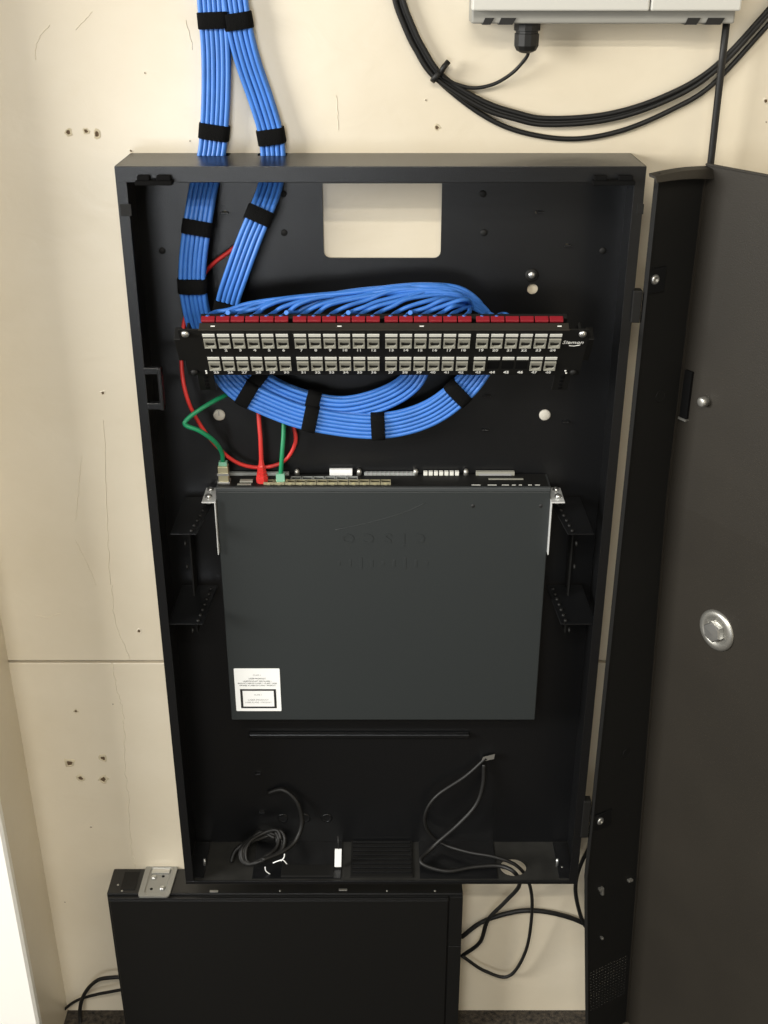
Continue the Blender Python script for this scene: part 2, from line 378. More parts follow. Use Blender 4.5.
# ------------------------------------------------------------------ the door: part of the cabinet
TH = R(33); e1 = Vector((math.cos(TH), math.sin(TH), 0)); e2 = Vector((math.sin(TH), -math.cos(TH), 0))
HX = .3075; DZT, DZB = 1.449, .035; FW = .081
def dp(a, b, z):                             # a: across the flange, b: out along the door, with the sheet's slight twist
    p = Vector((HX, -.001, z)) + e1 * a + e2 * b
    k = min(1, max(0, a / FW))
    p.x += (1 - k) * .083 * max(0, .40 - z) + k * .038 * max(0, 1.03 - z); return p
def dbox(b, a0, a1, b0, b1, z0, z1, mi=0):
    n = max(1, int((z1 - z0) / .06)); zz = [z0 + (z1 - z0) * k / n for k in range(n + 1)]
    return b.rings([[dp(a0, b0, z), dp(a1, b0, z), dp(a1, b1, z), dp(a0, b1, z)] for z in zz], mi, True, False)
ZD2 = DZT + .002
door = build('door', dbox(MB(), FW, FW + .0016, -.001, .56, DZB, ZD2), M_DOOR, cab, .0005)
door['label'] = 'dark brown-black inner face of the swung open door'
# hinge-side flange, perforated near the bottom
zA, zBm = P(600, 1008, .01).z, P(600, 968, .01).z
zs_ = [DZB + (DZT - DZB) * k / 24 for k in range(25)]
loops = [[(0, z) for z in zs_[::-1]] + [(FW, z) for z in zs_]]
nc, nr = 13, 14
for i in range(nc):
    for j in range(nr):
        cx = .006 + (FW - .014) * (i + .5) / nc; cy = zA + (zBm - zA) * (j + .5) / nr
        loops.append(rect(cx - .0016, cx + .0016, cy - .0012, cy + .0012))
fm = curve_mesh('hinge_flange', loops, .0016, XZ)
for vtx in fm.vertices: vtx.co = dp(vtx.co.x, -vtx.co.y * 1.0, vtx.co.z)
fo = link('hinge_flange', fm, M_BLACK2, door)
# rounded lip on top of the flange
rr = []
for k in range(9):
    t = k / 8; a_ = -.011 + (FW + .011) * t; zt = DZT + .002 * math.sin(t * math.pi)
    rr.append([dp(a_, -.0005, zt), dp(a_, .010, zt - .002), dp(a_, .014, zt - .013 + .005 * (1 - t)), dp(a_, .0125, zt - .014 + .005 * (1 - t)), dp(a_, .009, zt - .0045), dp(a_, .001, zt - .0035)])
build('top_lip', MB().rings(rr, smooth=False), M_DOOR, door)
rl = MB(); dbox(rl, FW - .0022, FW + .0018, .0, .56, ZD2 - .0012, ZD2 + .0012)
build('rim', rl, M_DOOR, door, .0006)
build('hinge_flange_edge', dbox(MB(), -.0008, .0010, -.001, .006, DZB, DZT), M_BLACK2, door)
build('corner_bead', dbox(MB(), FW - .0025, FW, .0, .0025, DZB, DZT - .004), M_DOOR, door)
for vv in (280, 822):
    zc = P(650, vv, 0).z
    hb = build('hinge_plate', dbox(MB(), .001, .030, .0008, .0035, zc - .017, zc + .013), M_BLACK, door, .0006)
    q = dp(.012, .0035, zc)
    build('hinge_screw', MB().lathe(q, e2, [(.0062, 0), (.0062, .001), (.0048, .003), (.0026, .003), (.0022, .0012), (0, .0012)], 18), M_ZINC, door)
for zc in (1.172, .616):
    q = dp(.046, .0008, zc); build('door_knockout', MB().lathe(q, e2, [(.0085, 0), (.0085, .0006), (.0074, .001), (.0068, .0003)], 20), M_BLACK2, door)
def mainpt(t, z): return dp(FW, t, z)
nrm = -e1
# lock: washer ring and hex nut
lk = mainpt(.105, .8705)
build('lock_washer', MB().lathe(lk, nrm, [(.0285, 0), (.0285, .002), (.0255, .0045), (.0185, .0050), (.0170, .0030), (0, .0030)], 36), M_NICKEL, door)
build('lock_hex_nut', MB().lathe(lk, nrm, [(.0148, .002), (.0148, .010), (.0132, .012), (.0, .0125)], 6, smooth=False, rot=.4), M_ZINC, door)
# stand-off stud and vertical channel catch
st = mainpt(.046, 1.173)
build('standoff', MB().lathe(st, nrm, [(.0062, 0), (.0062, .011), (.004, .012), (0, .012)], 12), M_NICKEL, door)
zt_, zb_ = 1.203, 1.140
build('channel', dbox(MB(), FW - .004, FW, .008, .020, zb_, zt_), M_HOLE, door, .0005)
build('channel_clip', dbox(MB(), FW - .005, FW, .007, .020, zb_ - .003, zb_), M_NICKEL, door)
for (a_, v, h) in ((.023, 893, .012), (.068, 896, .004), (.024, 943, .0016)):
    zc = P(610, v, 0).z; build('flange_clip', dbox(MB(), a_ - .0045 if h > .003 else a_ - .001, a_ + .002, .0008, .006, zc - h * .0 - .001, zc + .003), M_NICKEL, door, .0004)
    if h > .01: build('flange_clip', dbox(MB(), a_ - .001, a_ + .002, .0008, .006, zc - h, zc), M_NICKEL, door, .0004)

# ================================================================== patch panel (tilted out, facing down)
TILT = R(35)
pp = thing('patch_bay', 'black 48-port patch panel tilted forward with grey jacks and red rear caps', 'patch panel', (0, -.040, 1.277), (R(90) + TILT, 0, 0))
EW = .2405
ears = [rect(-EW, EW, -.0889, 0, .002)]
for sx in (-1, 1):
    for yy in (-.0065, -.0825): ears.append(rect(sx * .2325 - .006, sx * .2325 + .006, yy - .0035, yy + .0035, .003))
link('faceplate', curve_mesh('faceplate', ears, .002, Matrix.Translation((0, 0, -.001))), M_BLACK2, pp, local=True)
build('top_flange', MB().box(-.216, .216, -.0018, 0, -.0105, -.001), M_DOOR, pp, .0005, True)
build('bottom_flange', MB().box(-.216, .216, -.0889, -.0871, -.017, -.001), M_BLACK2, pp, .0005, True)
build('front_edge_bead', MB().box(-.2165, .2165, -.0015, .0006, -.0015, .0006), M_DOOR, pp, .0004, True)
PITCHX, GRP = .01720, .1072
def port_x(i): return -.2135 + (i // 6) * GRP + (i % 6) * PITCHX + .00715 + .0005
jm = MB()                                   # jack: frame with a recessed keyed opening
wj, hj = .0070, .0074
jm.box(-wj, wj, hj - .0036, hj, -.004, .0020)
jm.box(-wj, -wj + .0016, -hj, hj - .0036, -.004, .0020); jm.box(wj - .0016, wj, -hj, hj - .0036, -.004, .0020)
jm.box(-wj, wj, .0000, .0030, -.004, .0008)
jm.box(-wj + .0016, wj - .0016, -.0040, -.0002, -.006, -.0015, 1)
jm.hexa([(-wj, -hj, -.004), (wj, -hj, -.004), (.0035, -.0052, -.004), (-.0035, -.0052, -.004), (-wj, -hj, .0032), (wj, -hj, .0032), (.0035, -.0060, .0026), (-.0035, -.0060, .0026)], 0)
jm.hexa([(-wj, -hj, -.004), (-.0030, -.0062, -.004), (-wj + .001, -.0034, -.004), (-wj, -.0034, -.004), (-wj, -hj, .0026), (-.0030, -.0062, .0020), (-wj + .001, -.0034, .002), (-wj, -.0034, .002)], 0)
jm.hexa([(wj, -hj, -.004), (.0030, -.0062, -.004), (wj - .001, -.0034, -.004), (wj, -.0034, -.004), (wj, -hj, .0026), (.0030, -.0062, .0020), (wj - .001, -.0034, .002), (wj, -.0034, .002)], 0)
jmesh = jm.mesh('jack'); jmesh.materials.append(M_JACK); jmesh.materials.append(M_HOLE)
lm = MB().box(-.00715, .00715, -.0024, .0024, 0, .0008).mesh('label_strip'); lm.materials.append(M_LABEL)
em = MB().box(-wj, wj, -hj, hj, 0, .0002).mesh('empty_port'); em.materials.append(M_HOLE)
for row in (0, 1):
    for i in range(24):
        x = port_x(i); dy = -row * .0448; no = i + 1 + 24 * row
        o = link('label_strip', lm, None, pp, local=True); o.location = (x, -.0098 + dy, 0)
        o = link('empty_port' if no in (44, 45, 46) else 'jack', em if no in (44, 45, 46) else jmesh, None, pp, local=True); o.location = (x, -.0236 + dy, 0)
        tm = text_mesh(str(no), .0068, .0003, bold=.00018); o = link('port_number', tm, M_PRINTW, pp, local=True); o.location = (x, -.0385 + dy, .0002)
bt = link('brand_lettering', text_mesh('Siemon', .0085, .0003, shear=.25), M_PRINTW, pp, local=True); bt.location = (.2235, -.0235, .0002)
build('brand_swoosh', MB().tube(spline([(.220, -.0295, .0003), (.226, -.0300, .0003), (.233, -.0280, .0003)], 6), .0004, 5), M_PRINTW, pp, local=True)
for (x, y) in ((-.206, -.0845), (-.206, -.0805), (.2225, -.0800), (.2240, -.0845)):
    build('rivet', MB().lathe((x - .012 if x < 0 else x, y, 0), (0, 0, 1), [(.0014, 0), (.001, .001), (0, .001)], 8), M_PRINTW, pp, local=True)
for sx in (-1, 1):
    for yy in (-.0065, -.0825):
        build('mounting_screw', MB().lathe((sx * .2325, yy, 0), (0, 0, 1), [(.0048, 0), (.0048, .001), (.0035, .0035), (0, .004)], 14), M_ZINC if yy > -.05 else M_BLACK2, pp, local=True)
# the red rear punch-down caps along the top
for i in range(24):
    x = port_x(i)
    b = MB().box(x - .0079, x + .0079, .0002, .0030, -.0185, -.0107); pass
    build('red_cap', b, M_REDP, pp, .0006, True)
for x in (-.2, -.052, .044, .205): build('flange_mark', MB().box(x - .0025, x + .0025, 0, .0003, -.0062, -.0048), M_PRINTW, pp, local=True)
# rear support bar and arms that carry the panel from the cabinet sides
build('rear_bar', MB().box(-.216, .216, -.012, -.002, -.026, -.019), M_BLACK2, pp, .001, True)
for sx in (-1, 1):
    b = MB().hexa([(sx * .228, -.118, -.045), (sx * .231, -.118, -.045), (sx * .231, -.118, -.005), (sx * .228, -.118, -.005), (sx * .228, -.004, -.014), (sx * .231, -.004, -.014), (sx * .231, -.002, -.002), (sx * .228, -.002, -.002)])
    arm = build('swing_arm', b, M_BLACK2, pp, .0006, True)
    xa_, xb_ = sorted((sx * .2400, sx * .2490)); build('hinge_knuckle', MB().box(xa_, xb_, -.064, -.022, -.022, -.003), M_BLACK2, pp, .001, True)
    b = MB().box(sx * .221 - .010, sx * .221 + .010, -.125, -.0889, -.0045, -.002)
    build('arm_tab', b, M_BLACK2, pp, .0006, True)
    for k in range(4): build('tab_hole', MB().lathe((sx * .221, -.096 - k * .0075, -.002), (0, 0, 1), [(.003, 0), (.003, .0004), (.002, .0004)], 10), M_HOLE, pp, local=True)

# ================================================================== network switch (hung vertically, ports up)
SX0, SX1, SY0, SY1, SZ0, SZ1 = -.2235, .2215, .046, .0900, .659, 1.035
sw = thing('network_switch', 'slate grey rack network switch hung vertically with its ports facing up', 'network switch', (0, YW, SZ0))
build('cover', MB().box(SX0, SX1, SY0, SY1, SZ0, SZ1 - .006), M_SWITCH, sw, .0012)
build('bezel', MB().box(SX0, SX1, SY0 - .0006, SY1, SZ1 - .0058, SZ1), M_SWEDGE, sw, .001)
build('front_face', MB().box(SX0 + .003, SX1 - .003, SY0 + .0035, SY1 - .001, SZ1, SZ1 + .0006), M_BLACK2, sw)
def sx_(u): return P(u, 480, .065).x
# RJ45 cages: two rows of small openings
def cages(name, ua, ub, n, ya, yb, h, m):
    xa, xb = sx_(ua), sx_(ub); w = (xb - xa) / n
    for k in range(n):
        b = MB(); X0, X1 = xa + k * w + .0004, xa + (k + 1) * w - .0004; z = SZ1 + .0006
        b.box(X0, X1, ya, ya + .0012, z, z + h); b.box(X0, X1, yb - .0012, yb, z, z + h)
        b.box(X0, X0 + .0012, ya + .0012, yb - .0012, z, z + h); b.box(X1 - .0012, X1, ya + .0012, yb - .0012, z, z + h)
        b.box(X0 + .0012, X1 - .0012, ya + .0012, yb - .0012, z, z + h * .35, 1)
        b.box((X0 + X1) / 2 - .002, (X0 + X1) / 2 + .002, ya - .0010, ya, z, z + h * .6)
        build(name, b, [m, M_HOLE], sw)
cages('port_cage', 264, 391, 12, .0535, .0635, .0035, M_GOLD)
cages('port_cage', 290, 358, 6, .066, .076, .0025, M_FIBRE)
def topbar(name, u0, u1, y0, y1, h, m, bev=.0004):
    return build(name, MB().box(sx_(u0), sx_(u1), y0, y1, SZ1 + .0006, SZ1 + .0006 + h), m, sw, bev)
topbar('vent_bar', 218, 288, .083, .0885, .004, M_FIBRE)
topbar('vent_bar', 364, 415, .083, .0885, .004, M_FIBRE)
for k in range(11): topbar('vent_slot', 366 + k * 4.5, 367.8 + k * 4.5, .0828, .0886, .0043, M_INKG)
for k in range(7): topbar('vent_tooth', 424 + k * 5.3, 428 + k * 5.3, .083, .0885, .0055, M_LABEL)
topbar('vent_bar', 477, 516, .083, .0885, .0055, M_JACK); topbar('vent_slit', 480, 513, .0828, .0832, .0030, M_INKG)
topbar('white_clip', 329, 352, .083, .0885, .009, M_WHITE)
topbar('name_strip', 489, 524, .069, .0735, .0008, M_JACK)
for u, w in ((471, 9), (487, 9), (501, 7), (511, 4), (518, 3), (527, 4), (534, 5)): topbar('status_mark', u, u + w, .0515, .0530, .0006, M_LABEL)
for u in (296, 359, 416, 467): build('clip_post', MB().lathe((sx_(u), .086, SZ1), (0, 0, 1), [(.0035, 0), (.0035, .006), (.002, .009), (0, .009)], 10), M_NICKEL, sw)
topbar('console_label', 238, 252, .052, .057, .0007, M_JACK); topbar('console_port', 240, 253, .060, .067, .0025, M_JACK)
# copper transceiver standing out of the first slot
cx = sx_(224.5)
tx = build('transceiver', MB().box(cx - .0068, cx + .0068, .056, .068, SZ1, SZ1 + .0255), M_GOLD, sw, .0008)
build('transceiver_collar', MB().box(cx - .0085, cx + .0085, .0545, .069, SZ1 + .0006, SZ1 + .004), M_NICKEL, sw, .0006)
build('transceiver_bail', MB().box(cx - .0078, cx + .0078, .0548, .0562, SZ1 + .013, SZ1 + .016), M_ZINC, sw)
# silver rack ears
for sgn, xe in ((-1, SX0), (1, SX1)):
    b = MB(); x_a, x_b = sorted((xe + sgn * .0002, xe + sgn * .0018))
    b.box(x_a, x_b, SY0 - .008, .084, .938, SZ1 - .018)
    x_a, x_b = sorted((xe, xe + sgn * .0185)); b.box(x_a, x_b, SY0 - .008, .084, SZ1 - .0195, SZ1 - .0175)
    ear = build('rack_ear', b, M_EAR, sw, .0005)
    for yy in (.053, .074): build('ear_screw', MB().lathe((xe + sgn * .011, yy, SZ1 - .0175), (0, 0, 1), [(.0045, 0), (.0045, .003), (.002, .005), (0, .005)], 12), M_ZINC, sw)
    build('ear_nut', MB().lathe((xe + sgn * .011, .053, SZ1 - .0195), (0, 0, -1), [(.005, 0), (.005, .006), (.003, .007), (0, .007)], 6, smooth=False), M_NICKEL, sw)
for (u, v) in ((473, 506), (541, 506)):
    q = P(u, v, SY0); build('cover_screw', MB().lathe((q.x, SY0 + .0004, q.z), (0, -1, 0), [(.0028, 0), (.0026, .0006), (0, .0006)], 12), M_INK, sw)
# embossed maker's lettering, upside down as the unit hangs, with its bars below
q = P(383, 540, SY0)
rotU = Matrix.Translation((q.x, SY0 - .0001, q.z)) @ Matrix(((-1, 0, 0, 0), (0, 0, -1, 0), (0, -1, 0, 0), (0, 0, 0, 1)))
lt = text_mesh('c i s c o', .037, .0011, rotU @ Matrix.Diagonal((1.0, .85, 1, 1)))
link('embossed_lettering', lt, M_SWITCH, sw)
for k, h in enumerate((.006, .011, .018, .011, .006, .011, .018, .011, .006)):
    x = q.x - .060 + k * .015; build('embossed_bar', MB().box(x - .0018, x + .0018, SY0 - .0004, SY0 + .0003, q.z - .030 - h / 2 - .006, q.z - .030 + h / 2 - .006), M_SWITCH, sw, .0004)
build('embossed_curve', MB().tube(spline([P(335, 530, SY0), P(372, 522, SY0), P(405, 512, SY0), P(425, 503, SY0)], 8), .0005, 6), M_SWITCH, sw)
# laser class sticker
s0, s1 = P(236.5, 711, SY0 - .0004), P(279.5, 668.5, SY0 - .0004)
stk = link('sticker', curve_mesh('sticker', [rect(s0.x, s1.x, s0.z, s1.z, .0015)], .0004, on_y(SY0 - .0003)), M_WHITE, sw)
stk['label'] = 'white warning sticker with a black framed box'
sw_, sh_ = s1.x - s0.x, s1.z - s0.z
fx0, fx1, fz0, fz1 = s0.x + sw_ * .11, s0.x + sw_ * .90, s0.z + sh_ * .07, s0.z + sh_ * .52
link('sticker_frame', curve_mesh('fr', [rect(fx0, fx1, fz0, fz1), rect(fx0 + .0034, fx1 - .0034, fz0 + .0028, fz1 - .0028)], .0002, on_y(SY0 - .0006)), M_INK, stk)
cxs = (s0.x + s1.x) / 2
for body, fy, size, m in (('CLASS 1', .845, .0030, M_INKG), ('LASER PRODUCT', .765, .0028, M_INK), ('LASERPRODUKT DER KLASSE 1', .705, .0026, M_INK), ('PRODUIT LASER DE CLASSE 1 - CLASS 1 LASER', .655, .0024, M_INK), ('APPAREIL A LASER DE CLASSE 1 PRODUCT', .605, .0024, M_INK),
                          ('CLASS 1', .385, .0028, M_INKG), ('LASER PRODUCT', .265, .0034, M_INKG), ('LASER KLASSE 1 PRODUKT', .205, .0028, M_INKG)):
    link('sticker_text', text_mesh(body, size * 1.15, .0002, Matrix.Translation((cxs, SY0 - .0006, s0.z + sh_ * fy)) @ XZ), m, stk)

# ================================================================== blue cable bundles
def bundle_frames(ctrl, n=12):
    pts = spline(ctrl, n); fr = []
    for i, p in enumerate(pts):
        t = (pts[min(i + 1, len(pts) - 1)] - pts[max(i - 1, 0)]).normalized()
        w = t.cross(Vector((0, 1, 0))).normalized(); d = w.cross(t).normalized()
        fr.append((p, t, w, d))
    return fr
CR = .0029
def strands(fr, layout, parent, name='cable', sp=.0058):
    N = len(fr)
    for k, (a, b_) in enumerate(layout):
        ph, am = random.uniform(0, 6.28), random.uniform(.0001, .0005)
        pts = [p + w * (a * sp + am * math.sin(ph + i * .11)) + d * (b_ * sp * .88 + am * math.cos(ph + i * .13)) for i, (p, t, w, d) in enumerate(fr)]
        build(name, MB().tube(pts, CR, 8), M_BLUE, parent)
def strap(fr, u, v, parent, hw, hd, L=.0178, ov=.0):
    # nearest frame to the given pixel position
    best = min(fr, key=lambda f: (lambda q: q)( (proj(f[0])[0] - u) ** 2 + (proj(f[0])[1] - v) ** 2))
    p, t, w, d = best; rr = []
    for s in (-1, -.92, .92, 1):
        k = 1.0 if abs(s) < .95 else .955
        ring = []
        for j in range(24):
            a = 2 * math.pi * j / 24; c, s_ = math.cos(a), math.sin(a)
            ex = .55
            ring.append(p + t * (s * L / 2) + w * (math.copysign(abs(c) ** ex, c) * hw * k) + d * (math.copysign(abs(s_) ** ex, s_) * hd * k))
        rr.append(ring)
    b = MB().rings(rr)
    return build('velcro_strap', b, M_VELCRO, parent)
def proj(p):
    q = p - CAM; dep = q.y * CP - q.z * SP
    return (384 + F_PX * q.x / dep, 512 + F_PX * (-q.z * CP - q.y * SP) / dep)
lay5 = [(-2.5, 1), (-1.5, 1), (-.5, 1), (.5, 1), (1.5, 1), (2.5, 1), (-2, 0), (-1, 0), (0, 0), (1, 0), (2, 0), (-2.5, -1), (-1.5, -1), (-.5, -1), (.5, -1), (1.5, -1), (2.5, -1)]
layN = [(-2, 1), (-1, 1), (0, 1), (1, 1), (2, 1), (-1.5, 0), (-.5, 0), (.5, 0), (1.5, 0), (-2, -1), (-1, -1), (0, -1), (1, -1), (2, -1)]
yo = YW - .0110
bA = thing('cable_bundle', 'thick left bundle of blue network cables looping down under the patch panel', 'cable bundle', P(214, 100, yo), group='blue cable bundles')
frA = bundle_frames([P(211, -40, yo), P(212, 0, yo), P(216, 50, yo), P(216, 100, yo), P(213, 145, yo), P(208, 170, .080), P(203, 190, .070), P(197, 228, .055), P(193, 262, .052), P(193, 290, .052), P(200, 325, .056),
                    P(214, 355, .060), P(237, 386, .058), P(272, 405, .054), P(315, 419, .050), P(378, 426, .048), P(428, 414, .050), P(466, 385, .055), P(488, 350, .058), P(491, 326, .052)])
strands(frA, lay5, bA, sp=.0054)
for (u, v) in ((214, 20), (214, 132), (195, 228), (191, 286), (249, 393), (312, 419), (380, 426), (457, 393)): strap(frA, u, v, bA, .0182, .0122)
bB = thing('cable_bundle', 'right bundle of blue network cables angling down across the cabinet back', 'cable bundle', P(255, 100, yo), group='blue cable bundles')
frB = bundle_frames([P(232, -40, yo), P(235, 0, yo), P(241, 35, yo), P(249, 65, yo), P(261, 100, yo), P(270, 130, yo), P(273, 152, yo), P(273, 170, .080), P(269, 190, .068), P(259, 216, .052), P(249, 240, .048), P(238, 270, .047), P(228, 302, .052),
                    P(226, 330, .062), P(240, 362, .066), P(268, 386, .063), P(306, 402, .060), P(345, 408, .058), P(385, 398, .060), P(412, 380, .063), P(424, 352, .066)])
strands(frB, layN, bB)
for (u, v) in ((241, 20), (270, 136), (259, 217), (227, 308), (256, 380), (311, 403)): strap(frB, u, v, bB, .0168 if v < 350 else .0172, .0118)
# fan of single cables behind the panel: each leaves its cap, climbs right, joins the run and drops at the right end
Mp = ROOTM[pp.name]
def fan(i, xi, L, deep):
    end = Mp @ Vector((xi, .0015, -.0165 - deep)); ru = proj(end)[0]
    j = lambda a: random.uniform(-a, a)
    lo = max(0, 4 - i) * 1.3; pts = [end, P(ru + 8 + j(2), 312.5, .006 + deep), P(ru + 20 + j(3), 305 + lo + j(1.5) + 2 * L, .012 + deep)]
    if ru < 425: pts.append(P(ru + 42 + j(4), 300 + lo - 2 * (1 - L) + j(1.5), .020 + deep))
    for u, v, y in ((300, 298, .026), (350, 291, .030), (395, 286.5, .034), (430, 285, .038), (456, 288.5, .042)):
        if u > ru + 62: pts.append(P(u + j(3), v + 11 * L + j(1.2), y + j(.003) - .008 * L))
    if 442 < ru < 470: pts = pts[:2]
    if ru < 470: pts += [P(476 + j(3) - 6 * L, 299 + 8 * L + j(1), .046), P(488 + j(3), 316 + j(1), .050), P(491, 334, .055)]
    else: pts = pts[:1] + [P(ru + 5, 314.5, .006), P(ru + 12, 315.5, .012), P(ru + 14, 324, .030), P(493, 340, .050)]
    build('loose_cable', MB().tube(spline(pts, 8), CR * .95, 8), M_BLUE, bA)
for i in range(20): fan(i, port_x(i) - .002, min(1, i / 17), 0)
for i in range(1, 14, 4): fan(i, port_x(i) + .005, .35 + .65 * i / 14, .008)

# ================================================================== coloured patch cords
r_ = thing('network_cable', 'long red patch cord looping round the left end of the patch panel', 'cable', P(262, 469, .05))
build('cord', MB().tube(spline([P(262, 215, .075), P(247, 236, .076), P(230, 251, .074), P(214, 263, .074), P(203, 276, .078), P(190, 300, .078), P(183, 330, .074), P(181.5, 362, .056), P(185, 390, .048), P(194, 414, .050), P(212, 441, .058), P(236, 462, .070), P(262, 467.5, .076), P(284, 461, .078), P(295, 444, .078), P(294, 428, .079), P(286, 405, .082)], 10), .0027, 8), M_RED, r_)
r2 = thing('network_cable', 'red patch cord with a ribbed red boot plugged into the switch', 'cable', P(262, 474, .062))
pb = Vector((sx_(262.5), .062, SZ1 + .001))
build('boot', MB().lathe(pb, (0, 0, 1), [(.0078, 0), (.0084, .007), (.0076, .0075), (.0076, .011), (.0062, .0115), (.0070, .015), (.0054, .0155), (.0062, .019), (.0048, .0195), (.0054, .023), (.0040, .025), (.0032, .032)], 8, smooth=False, rot=.4), M_RED, r2)
build('cord', MB().tube(spline([pb + Vector((0, 0, .024)), P(260.5, 440, .064), P(259, 420, .070), P(258, 396, .080)], 8), .0030, 8), M_RED, r2)
build('plug', MB().box(pb.x - .006, pb.x + .006, .057, .067, SZ1 - .001, SZ1 + .004), M_REDP, r2, .0005)
g1 = thing('network_cable', 'green patch cord kinked sideways above the metal transceiver', 'cable', P(224, 462, .062))
gt = Vector((cx, .062, SZ1 + .026))
build('plug', MB().box(cx - .0056, cx + .0056, .058, .066, SZ1 + .0255, SZ1 + .031), M_CLEAR, g1, .0005)
build('cord', MB().tube(spline([gt + Vector((0, 0, .004)), P(221.5, 452, .054), P(214, 441, .040), P(200, 431, .030), P(185.5, 425, .028), P(188, 418.5, .030), P(200, 409.5, .036), P(214, 401, .048), P(228, 394, .070), P(240, 386, .084)], 10), .0031, 8), M_GREEN, g1)
g2 = thing('network_cable', 'straight green patch cord with a clear plug beside the red boot', 'cable', P(281, 474, .062))
gx = sx_(281)
build('plug', MB().box(gx - .0058, gx + .0058, .057, .066, SZ1 + .0006, SZ1 + .014), M_CLEAR, g2, .0005)
build('plug_base', MB().box(gx - .009, gx + .009, .0555, .068, SZ1 + .0006, SZ1 + .0028), M_GOLD, g2, .0004)
build('cord', MB().tube(spline([Vector((gx, .062, SZ1 + .010)), P(282, 455, .062), P(283.5, 434, .068), P(284, 408, .080)], 8), .0030, 8), M_GREEN, g2)

# ================================================================== grey wall enclosure
eA = P(472, 11, .030); eB = P(650, 11, .030); eC = P(741, 11, .030); eT = 1.78
enc = thing('wall_enclosure', 'light grey plastic equipment enclosure mounted high on the wall', 'enclosure', (eA.x + .12, YW, eA.z - .01))
bz = P(600, 23, .060).z
build('base', MB().box(eA.x + .001, eC.x - .001, .046, YW, bz, eT), M_ENC2, enc, .002)
build('cover', MB().box(eA.x, eB.x - .0006, .030, .050, eA.z, eT), M_ENC, enc, .002)
build('side_cover', MB().box(eB.x + .0006, eC.x, .030, .050, eA.z, eT), M_ENC, enc, .002)
for u0, u1 in ((482, 494), (498, 516), (684, 700), (704, 724)):
    a, b_ = P(u0, 22, .05), P(u1, 14, .05)
    build('clip', MB().hexa([(a.x, .044, bz - .001), (b_.x - .004, .044, bz - .001), (b_.x - .004, .07, bz - .001), (a.x, .07, bz - .001), (a.x + .003, .0445, bz + .006), (b_.x, .0445, bz + .006), (b_.x, .07, bz + .006), (a.x + .003, .07, bz + .006)]), M_BCABLE, enc)
g = P(527, 30, .068)
gl = build('cable_gland', MB().lathe((g.x, .068, bz + .002), (0, 0, -1), [(.0150, 0), (.0150, .010), (.0128, .0105), (.0128, .013), (.0140, .0135), (.0140, .026), (.0115, .031), (.0075, .033), (.004, .034)], 12, smooth=False), M_BCABLE, enc)

# ================================================================== black cables on the wall
yc = YW - .006
tl = thing('black_cable_loop', 'loop of black cables drooping across the wall under the grey enclosure', 'cable', P(570, 125, yc))
for dx, dv, rad, oy in ((0, 0, .0034, 0), (-5, 3, .0030, .003), (3, -4, .0030, .002)):
    pts = [(396, -30), (400, 0), (409, 25), (420, 48), (440, 77), (481, 104), (515, 116), (548, 122), (607, 117.5), (663, 100), (713, 71), (768, 13), (800, -25)]
    build('strand', MB().tube(spline([P(u + dx * (1 if u < 470 else .2), v + dv * (.9 if u > 450 else .2), yc - oy) for u, v in pts], 10), rad, 8), M_BCABLE, tl)
pts = [(393, -30), (397, 0), (404, 24), (416, 50), (438, 80), (481, 114), (521, 132), (572, 139), (622, 130.5), (673, 109), (713, 84), (768, 25), (800, -10)]
build('strand', MB().tube(spline([P(u, v, yc + .002) for u, v in pts], 10), .0030, 8), M_BCABLE, tl)
zt = P(437, 76, yc - .004)
tie = MB().lathe(zt - Vector((.011, 0, -.007)), Vector((.8, 0, -.55)), [(.0075, .009), (.0085, .0095), (.0085, .0145), (.0075, .015)], 14)
tie.tube([P(440, 74, yc - .007), P(444, 67, yc - .008), P(448.5, 61.5, yc - .006)], .0032, 8)
build('zip_tie', tie, M_BCABLE, tl)
gc = thing('gland_cable', 'thin black cable curving from the gland to the cable loop', 'cable', P(527, 50, .068))
build('cable', MB().tube(spline([(g.x, .068, bz - .026), P(528, 54, .070), P(522, 63, .076), P(511, 74, .082), P(494, 84, .085), P(474, 88, .086), P(456, 84, .086), P(442, 77, .084)], 8), .0021, 8), M_BCABLE, gc)
dc = thing('drop_cable', 'straight black cable dropping from the enclosure behind the open door', 'cable', P(711, 164, .07))
build('cable', MB().tube([P(727.5, 14, .062), P(722, 62, .064), P(716, 115, .066), P(711, 160, .068), P(705, 215, .070), P(690, 330, .072)], .0042, 10), M_BCABLE, dc)

# ================================================================== black chassis standing on the floor
q0, q1 = P(106.5, 894, .038), P(463, 894, .038); zc = q0.z; yF, yB = .038, YW - .001
ch = thing('rack_chassis', 'black rack chassis standing on edge on the floor below the wall cabinet', 'chassis', ((q0.x + q1.x) / 2, yB, 0))
build('body', MB().box(q0.x, q1.x, yF + .001, yB, .001, zc), M_CHAS, ch, .0015)
p1 = P(447, 940, yF)
build('front_cover', MB().box(q0.x + .004, p1.x, yF - .004, yF + .001, .004, zc - .010), M_CHAS, ch, .0015)
build('cover_lip', MB().box(q0.x + .004, p1.x, yF - .0055, yF + .001, zc - .0085, zc - .0045), M_CHAS, ch, .001)
zs = P(455, 945, yF).z
build('end_plate', MB().box(p1.x + .002, q1.x, yF - .003, yF + .001, zs + .0015, zc - .004), M_CHAS, ch, .0008)
build('end_plate', MB().box(p1.x + .002, q1.x, yF - .003, yF + .001, .004, zs), M_CHAS, ch, .0008)
for u, v in ((214, 891.5), (343, 890)):
    c = PZ(u, v, zc); build('slot', MB().box(c.x - .0068, c.x + .0068, c.y - .0022, c.y + .0022, zc, zc + .0012), M_NICKEL, ch, .0008)
